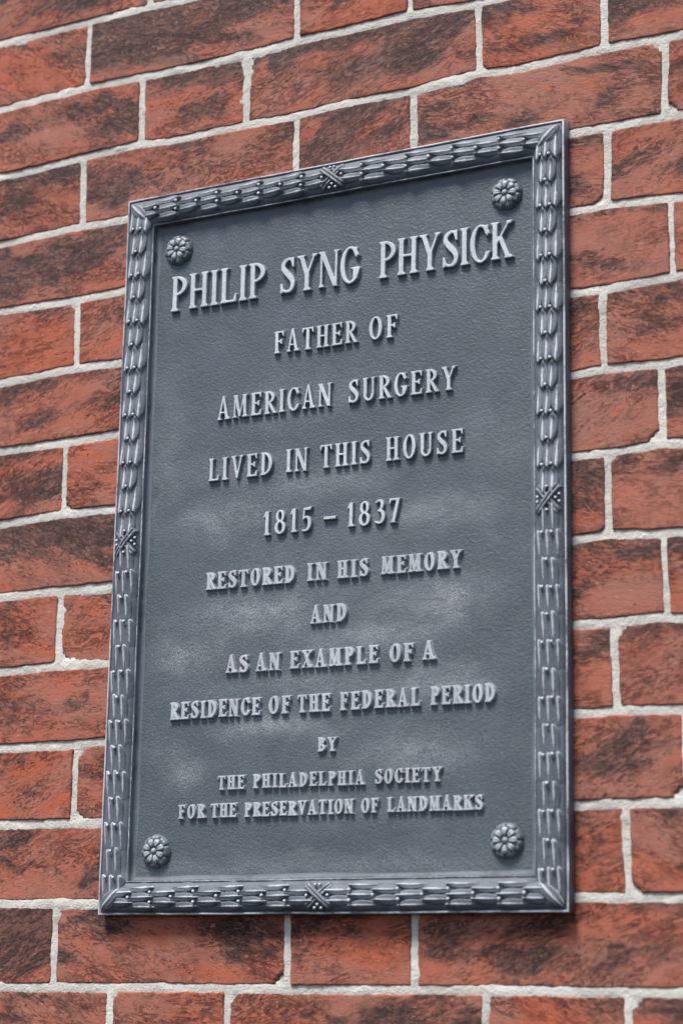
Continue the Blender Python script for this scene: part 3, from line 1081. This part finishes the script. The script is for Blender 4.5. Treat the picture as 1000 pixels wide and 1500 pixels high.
def glyph(ch, T, t, s, sv):
    """returns (width, [sdf parts]); cap height 1"""
    G = []

    def foot(x, w=None, sl=None, sr=None):
        w = T if w is None else w
        sl = s if sl is None else sl
        sr = s if sr is None else sr
        G.append(sd_poly([(x - w / 2 - sl, 0), (x + w / 2 + sr, 0), (x + w / 2 + sr, sv * .55), (x + w / 2, sv * 1.9), (x - w / 2, sv * 1.9), (x - w / 2 - sl, sv * .55)]))

    def head(x, w=None, sl=None, sr=None):
        w = T if w is None else w
        sl = s if sl is None else sl
        sr = s if sr is None else sr
        G.append(sd_poly([(x - w / 2 - sl, 1), (x + w / 2 + sr, 1), (x + w / 2 + sr, 1 - sv * .55), (x + w / 2, 1 - sv * 1.9), (x - w / 2, 1 - sv * 1.9), (x - w / 2 - sl, 1 - sv * .55)]))

    def stem(x, w=None):
        w = T if w is None else w
        G.append(bar(x, 0, x, 1, w))
        foot(x, w)
        head(x, w)
    xs = s + T / 2
    if ch == 'I':
        w = T + 2 * s
        stem(w / 2)
    elif ch == 'H':
        w = .60
        stem(xs)
        stem(w - xs)
        G.append(rect(xs, .48, w - xs, .48 + t))
    elif ch == 'L':
        w = .50
        stem(xs)
        G.append(rect(xs, 0, w, t * 1.05))
        G.append(sd_poly([(w - .11, 0), (w, 0), (w, .24), (w - .035, .24)]))
    elif ch in 'EF':
        w = .50 if ch == 'E' else .48
        stem(xs)
        G.append(rect(xs, 1 - t, w - .02, 1))
        G.append(sd_poly([(w - .12, 1), (w - .01, 1), (w - .01, .77), (w - .045, .77)]))
        G.append(rect(xs, .49, w - .12, .49 + t))
        G.append(sd_poly([(w - .20, .49 + t / 2), (w - .15, .49 + t / 2 + .11), (w - .10, .49 + t / 2 + .11), (w - .10, .49 + t / 2 - .11), (w - .15, .49 + t / 2 - .11)]))
        if ch == 'E':
            G.append(rect(xs, 0, w, t))
            G.append(sd_poly([(w - .12, 0), (w, 0), (w + .005, .24), (w - .035, .24)]))
    elif ch in 'PR':
        w = .49 if ch == 'P' else .54
        stem(xs)
        x0 = xs
        rx = .49 - x0
        G.append(ring(x0, .72, rx, .28, T * 1.02, t, [(-1, 0, -x0)]))
        G.append(rect(x0, 1 - t, x0 + .04, 1))
        G.append(rect(x0, .44, x0 + .03, .44 + t))
        if ch == 'R':
            G.append(bar(x0 + .11, .50, w - T * .45, .03, T * .9, T * 1.0))
            G.append(sd_poly([(w - T * .95, 0), (w + .035, 0), (w + .035, sv * .6), (w - T * .2, sv * 1.8)]))
    elif ch == 'B':
        w = .52
        stem(xs)
        G.append(ring(xs, .755, .46 - xs, .245, T, t, [(-1, 0, -xs)]))
        G.append(ring(xs, .275, .52 - xs, .275, T, t, [(-1, 0, -xs)]))
    elif ch == 'D':
        w = .56
        stem(xs)
        G.append(ring(xs, .5, w - xs, .5, T * 1.05, t * 1.05, [(-1, 0, -xs)]))
    elif ch == 'O':
        w = .56
        G.append(ring(w / 2, .5, w / 2, .515, T * 1.02, t))
    elif ch in 'CG':
        w = .54 if ch == 'C' else .58
        G.append(wedge_ring(.30, .5, .30, .515, T * 1.05, t * 1.05, .27 if ch == 'C' else .40, .74))
        G.append(sd_poly([(.40, .93), (.455, .985), (.51, .985), (.51, .70), (.47, .70)]))
        if ch == 'C':
            G.append(sd_poly([(.50, .27), (.54, .27), (.52, .16), (.40, .045), (.42, .13)]))
        else:
            x = .52 - T / 2
            G.append(bar(x, .10, x, .42, T))
            G.append(rect(x - T / 2 - .07, .38, x + T / 2 + .06, .38 + sv))
            G.append(ring(.30, .5, .30, .515, T, t, [(0, 1, .3), (-1, 0, -.3), (1, 0, .5)]))
    elif ch == 'S':
        w = .48
        k = T
        p = spline([(.40, .80, k * .5), (.36, .915, k * .5), (.26, .955, k * .62), (.125, .87, k * .85), (.10, .72, k * .98), (.18, .60, k * 1.12), (.27, .50, k * 1.18), (.37, .38, k * 1.08), (.405, .25, k * .95), (.36, .10, k * .8), (.24, .045, k * .6), (.12, .075, k * .5), (.06, .17, k * .45)])
        G.append(stroke(p[:, :2], p[:, 2]))
        G.append(sd_poly([(.36, .99), (.435, .99), (.435, .715), (.39, .715), (.34, .90)]))
        G.append(sd_poly([(.02, .01), (.075, .01), (.12, .09), (.07, .285), (.02, .285)]))
    elif ch == 'Y':
        w = .62
        G.append(bar(w / 2, 0, w / 2, .46, T))
        foot(w / 2)
        G.append(bar(w / 2, .42, .05 + T / 2, 1, T, T))
        G.append(bar(w / 2 + .005, .42, w - .05 - t / 2, 1, t * 1.1, t * .95))
        head(.05 + T / 2, T, .05, .05)
        head(w - .05 - t / 2, t, .06, .05)
    elif ch == 'V':
        w = .60
        G.append(bar(w / 2 + .01, 0, .05 + T / 2, 1, T * .6, T))
        G.append(bar(w / 2 + .01, 0, w - .05 - t / 2, 1, t * 1.0, t))
        head(.05 + T / 2, T, .05, .05)
        head(w - .05 - t / 2, t, .06, .05)
    elif ch == 'A':
        w = .60
        G.append(bar(.05 + t / 2, 0, w / 2 - .02, 1.02, t, t))
        G.append(bar(w - .05 - T / 2, 0, w / 2 - .01, 1.04, T, T * .55))
        G.append(rect(.12, .27, w - .16, .27 + t * .9))
        foot(.05 + t / 2, t, .05, .06)
        foot(w - .05 - T / 2, T, .05, .05)
    elif ch == 'N':
        w = .62
        x1, x2 = s + t / 2, w - s - t / 2
        G.append(bar(x1, 0, x1, 1, t))
        G.append(bar(x2, 0, x2, 1, t))
        G.append(bar(x2 - .02, -.01, x1 + .01, 1, T * 1.05, T * 1.15))
        foot(x1, t, s, s)
        head(x2, t, s, s)
        head(x1, t, s, .02)
    elif ch == 'M':
        w = .72
        x1, x2 = s + t / 2, w - s - T / 2
        G.append(bar(x1, 0, x1 + .02, 1, t))
        G.append(bar(x2, 0, x2 - .02, 1, T))
        G.append(bar(w / 2 - .02, .04, x1 + .045, 1, T * .7, T * 1.05))
        G.append(bar(w / 2 - .02, .04, x2 - .04, 1, t * .8, t * .9))
        foot(x1, t)
        foot(x2, T)
        head(x1 + .02, t, s, .03)
        head(x2 - .02, T, .03, s)
    elif ch == 'K':
        w = .62
        stem(xs)
        G.append(bar(xs + .03, .40, w - .09, 1, t, t))
        G.append(bar(w - .06 - T / 2, 0, xs + T * .85 + .03, .60, T, T))
        head(w - .09, t, .06, .06)
        foot(w - .06 - T / 2, T, .05, .06)
    elif ch == 'X':
        w = .60
        G.append(bar(w - .05 - T / 2, 0, .05 + T / 2, 1, T, T))
        G.append(bar(.05 + t / 2, 0, w - .06 - t / 2, 1, t, t))
        foot(w - .05 - T / 2, T, .05, .05)
        foot(.05 + t / 2, t, .05, .06)
        head(.05 + T / 2, T, .05, .05)
        head(w - .06 - t / 2, t, .06, .06)
    elif ch == 'T':
        w = .56
        G.append(bar(w / 2, 0, w / 2, 1, T))
        foot(w / 2)
        G.append(rect(.02, 1 - t, w - .02, 1))
        G.append(sd_poly([(0, .77), (.04, .77), (.12, 1), (.01, 1)]))
        G.append(sd_poly([(w, .77), (w - .04, .77), (w - .12, 1), (w - .01, 1)]))
    elif ch == 'U':
        w = .58
        x1, x2 = s + T / 2, w - s - t / 2
        G.append(bar(x1, .26, x1, 1, T))
        G.append(bar(x2, .26, x2, 1, t * 1.1))
        head(x1, T)
        head(x2, t)
        cx = (x1 - T / 2 + x2 + t / 2) / 2
        G.append(ring(cx, .28, (x2 + t / 2 - x1 + T / 2) / 2, .29, T * .85, t * 1.2, [(0, 1, .28)]))
    elif ch == '1':
        w = .34
        x = .19
        G.append(bar(x, 0, x, 1.0, T))
        foot(x)
        G.append(sd_poly([(x - T / 2, 1.0), (x - T / 2 - .10, .80), (x - T / 2 - .08, .74), (x, .86), (x + T / 2, 1.0)]))
    elif ch == '8':
        w = .54
        G.append(ring(.27, .75, .20, .26, T * .85, t))
        G.append(ring(.27, .27, .25, .285, T, t))
    elif ch == '5':
        w = .46
        G.append(sd_poly([(.10, .90), (.42, .90), (.47, 1.03), (.10, 1.0)]))
        G.append(bar(.10, .52, .13, 1, t * 1.05))
        p = spline([(.10, .545, t), (.20, .61, t * 1.1), (.33, .55, T * .9), (.385, .36, T * 1.05), (.34, .15, T * .95), (.22, .045, t * 1.1), (.07, .05, t * 1.2)])
        G.append(stroke(p[:, :2], p[:, 2]))
    elif ch == '3':
        w = .48
        p = spline([(.07, .90, t), (.18, .965, t * 1.1), (.30, .93, T * .8), (.345, .78, T * .95), (.29, .62, T * .75), (.18, .545, t)])
        G.append(stroke(p[:, :2], p[:, 2]))
        p = spline([(.18, .555, t), (.33, .50, T * .85), (.395, .31, T * 1.05), (.34, .10, T * .85), (.20, .03, t * 1.1), (.05, .09, t * 1.15)])
        G.append(stroke(p[:, :2], p[:, 2]))
    elif ch == '7':
        w = .46
        G.append(rect(.02, 1 - t * 1.1, .46, 1))
        G.append(bar(.17, 0, .40, 1, T, T))
        G.append(sd_poly([(0, .78), (.035, .78), (.11, 1), (0, 1)]))
        G.append(sd_poly([(.17 - T / 2 - .05, 0), (.17 + T / 2 + .05, 0), (.17 + T / 2, sv), (.17 - T / 2, sv)]))
    elif ch == '-':
        w = .46
        G.append(rect(.02, .40, .44, .40 + T * .85))
    else:
        raise ValueError(ch)
    return w, G


def build_glyph(ch, T, t, s, sv, bev=.028, draft=.055, fat=0.0, face=None):
    w, G = glyph(ch, T, t, s, sv)
    m = .11
    step = .026
    xs = np.arange(-m, w + m + step, step)
    zs = np.arange(-m, 1.06 + m + step, step)
    X, Z = np.meshgrid(xs, zs, indexing='ij')
    D = np.full(X.shape, 9.0)
    for g in G:
        D = np.minimum(D, g(X, Z))
    D = D - fat
    keys = {}
    V, F, FM = [], [], []
    levels = [-9, -bev, 0.0, draft, 9]

    def hgt(dv):
        return float(np.interp(dv, [-bev, -bev * .35, 0, draft * .6, draft], [1.0, .96, .80, .12, -.12]))

    def vid(p):
        k = (round(p[0], 5), round(p[1], 5))
        i = keys.get(k)
        if i is None:
            i = len(V)
            keys[k] = i
            V.append((p[0], -hgt(p[2]), p[1]))
        return i

    def clip(poly, lev, keep_below):
        out = []
        n = len(poly)
        for i in range(n):
            a, b = poly[i], poly[(i + 1) % n]
            ia = (a[2] <= lev) if keep_below else (a[2] >= lev)
            ib = (b[2] <= lev) if keep_below else (b[2] >= lev)
            if ia:
                out.append(a)
            if ia != ib and abs(b[2] - a[2]) > 1e-12:
                # symmetric interpolation so both neighbours get the same point
                p, q = (a, b) if (a[0], a[1]) < (b[0], b[1]) else (b, a)
                f = (lev - p[2]) / (q[2] - p[2])
                out.append((p[0] + (q[0] - p[0]) * f, p[1] + (q[1] - p[1]) * f, lev))
        return out
    n, mm_ = X.shape
    Dl = D.tolist()
    xl = xs.tolist()
    zl = zs.tolist()
    lv_core = [-9, -bev, 0.0, draft]
    for i in range(n - 1):
        for j in range(mm_ - 1):
            a, b, c, d = Dl[i][j], Dl[i + 1][j], Dl[i + 1][j + 1], Dl[i][j + 1]
            mn = min(a, b, c, d)
            if mn > draft:
                continue
            A = (xl[i], zl[j], a)
            B = (xl[i + 1], zl[j], b)
            C = (xl[i + 1], zl[j + 1], c)
            E = (xl[i], zl[j + 1], d)
            if max(a, b, c, d) < -bev:
                F.append([vid(A), vid(B), vid(C), vid(E)])
                FM.append(0)
                continue
            tris = ((A, B, C), (A, C, E)) if (i + j) % 2 else ((A, B, E), (B, C, E))
            for tri in tris:
                for q in range(3):
                    lo, hi = lv_core[q], lv_core[q + 1]
                    poly = list(tri)
                    poly = clip(poly, hi, True)
                    if len(poly) >= 3 and lo > -9:
                        poly = clip(poly, lo, False)
                    if len(poly) < 3:
                        continue
                    ids = []
                    for p in poly:
                        v = vid(p)
                        if not ids or ids[-1] != v:
                            ids.append(v)
                    if len(ids) > 1 and ids[0] == ids[-1]:
                        ids.pop()
                    if len(ids) >= 3:
                        F.append(ids)
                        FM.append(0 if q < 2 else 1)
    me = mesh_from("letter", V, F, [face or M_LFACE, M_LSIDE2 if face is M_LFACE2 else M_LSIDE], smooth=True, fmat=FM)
    return w, me


STYLE = {   # T, t, serif projection, serif thickness, fat
    'a': (.128, .060, .050, .045, .004),
    'b': (.140, .072, .055, .055, .006),
    'c': (.175, .085, .060, .070, .020),
    'd': (.180, .085, .060, .075, .018),
}
GC = {}


def get_glyph(ch, st_):
    if (ch, st_) not in GC:
        T, t, s, sv, fat = STYLE[st_]
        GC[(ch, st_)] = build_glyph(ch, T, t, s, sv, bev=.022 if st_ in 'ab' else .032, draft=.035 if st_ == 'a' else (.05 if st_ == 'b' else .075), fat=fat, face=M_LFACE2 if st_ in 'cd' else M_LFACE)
    return GC[(ch, st_)]


# (text, x0, x1 in mm), baseline mm, cap height mm, style, width factor, relief mm
LINES = [
    ([("PHILIP", -166.6, -69.5), ("SYNG", -54.2, 24.0), ("PHYSICK", 43.1, 167.0)], 210.9, 32.8, 'a', 1.0, 4.0),
    ([("FATHER", -58.5, 22.0), ("OF", 34.3, 61)], 156.8, 19.9, 'b', 1.0, 3.6),
    ([("AMERICAN", -114.1, -1.1), ("SURGERY", 15.4, 115.4)], 103.3, 20.4, 'b', 1.0, 3.6),
    ([("LIVED", -121.1, -57.6), ("IN", -43.9, -22.8), ("THIS", -10.7, 37.0), ("HOUSE", 51.8, 122.2)], 48.6, 20.2, 'b', 1.0, 3.6),
    ([("1815", -64.9, -18.0), ("-", -6.5, 5.9), ("1837", 16.0, 65.3)], -4.7, 20.5, 'b', 1.0, 3.6),
    ([("RESTORED", -119.8, -33.2), ("IN", -20.6, -2.2), ("HIS", 7.9, 36.5), ("MEMORY", 48.8, 121.5)], -47.9, 14.6, 'c', 1.1, 3.3),
    ([("AND", -16.7, 16.8)], -84.5, 14.6, 'c', 1.1, 3.3),
    ([("AS", -97.6, -76.3), ("AN", -68.3, -45.2), ("EXAMPLE", -35.3, 46.6), ("OF", 57.7, 78.8), ("A", 87.2, 98.4)], -121.6, 14.4, 'c', 1.1, 3.3),
    ([("RESIDENCE", -151.6, -63.3), ("OF", -54.6, -34.4), ("THE", -27.2, 3.0), ("FEDERAL", 12.8, 85.0), ("PERIOD", 95.0, 151.1)], -158.7, 14.3, 'c', 1.05, 3.3),
    ([("BY", -7.4, 10.0)], -192.0, 11.2, 'd', 1.15, 3.1),
    ([("THE", -102.2, -76.5), ("PHILADELPHIA", -67.8, 35.7), ("SOCIETY", 45.8, 105.0)], -220.1, 11.2, 'd', 1.15, 3.1),
    ([("FOR", -139.8, -114.3), ("THE", -108.3, -83.5), ("PRESERVATION", -75.4, 26.4), ("OF", 33.6, 49.0), ("LANDMARKS", 57.3, 140.6)], -243.3, 11.3, 'd', 1.15, 3.1),
]
nlet = 0
for words, base, cap, sty, kx, rel in LINES:
    for txt, x0, x1 in words:
        span = x1 - x0
        ws = [get_glyph(c, sty)[0] for c in txt]
        k = kx
        if len(txt) > 1:
            gap = (span - sum(ws) * cap * k) / (len(txt) - 1)
            mg = (.055 if sty == 'a' else .07) * cap
            mx = .22 * cap
            if gap < mg:
                k = (span - mg * (len(txt) - 1)) / (sum(ws) * cap)
                gap = mg
            elif gap > mx:
                k = (span - mx * (len(txt) - 1)) / (sum(ws) * cap)
                gap = mx
        else:
            k = span / (ws[0] * cap)
            gap = 0
        x = x0
        for c, w in zip(txt, ws):
            me = get_glyph(c, sty)[1]
            link("letter", me, plaque, (x * MM, -(HP - .05) * MM, (base + rnd.uniform(-.2, .2)) * MM),
                 (0, rnd.uniform(-.006, .006), 0), (cap * k * MM, rel * MM, cap * MM))
            x += w * cap * k + gap
            nlet += 1
print("letters", nlet, "leaves", nleaf)
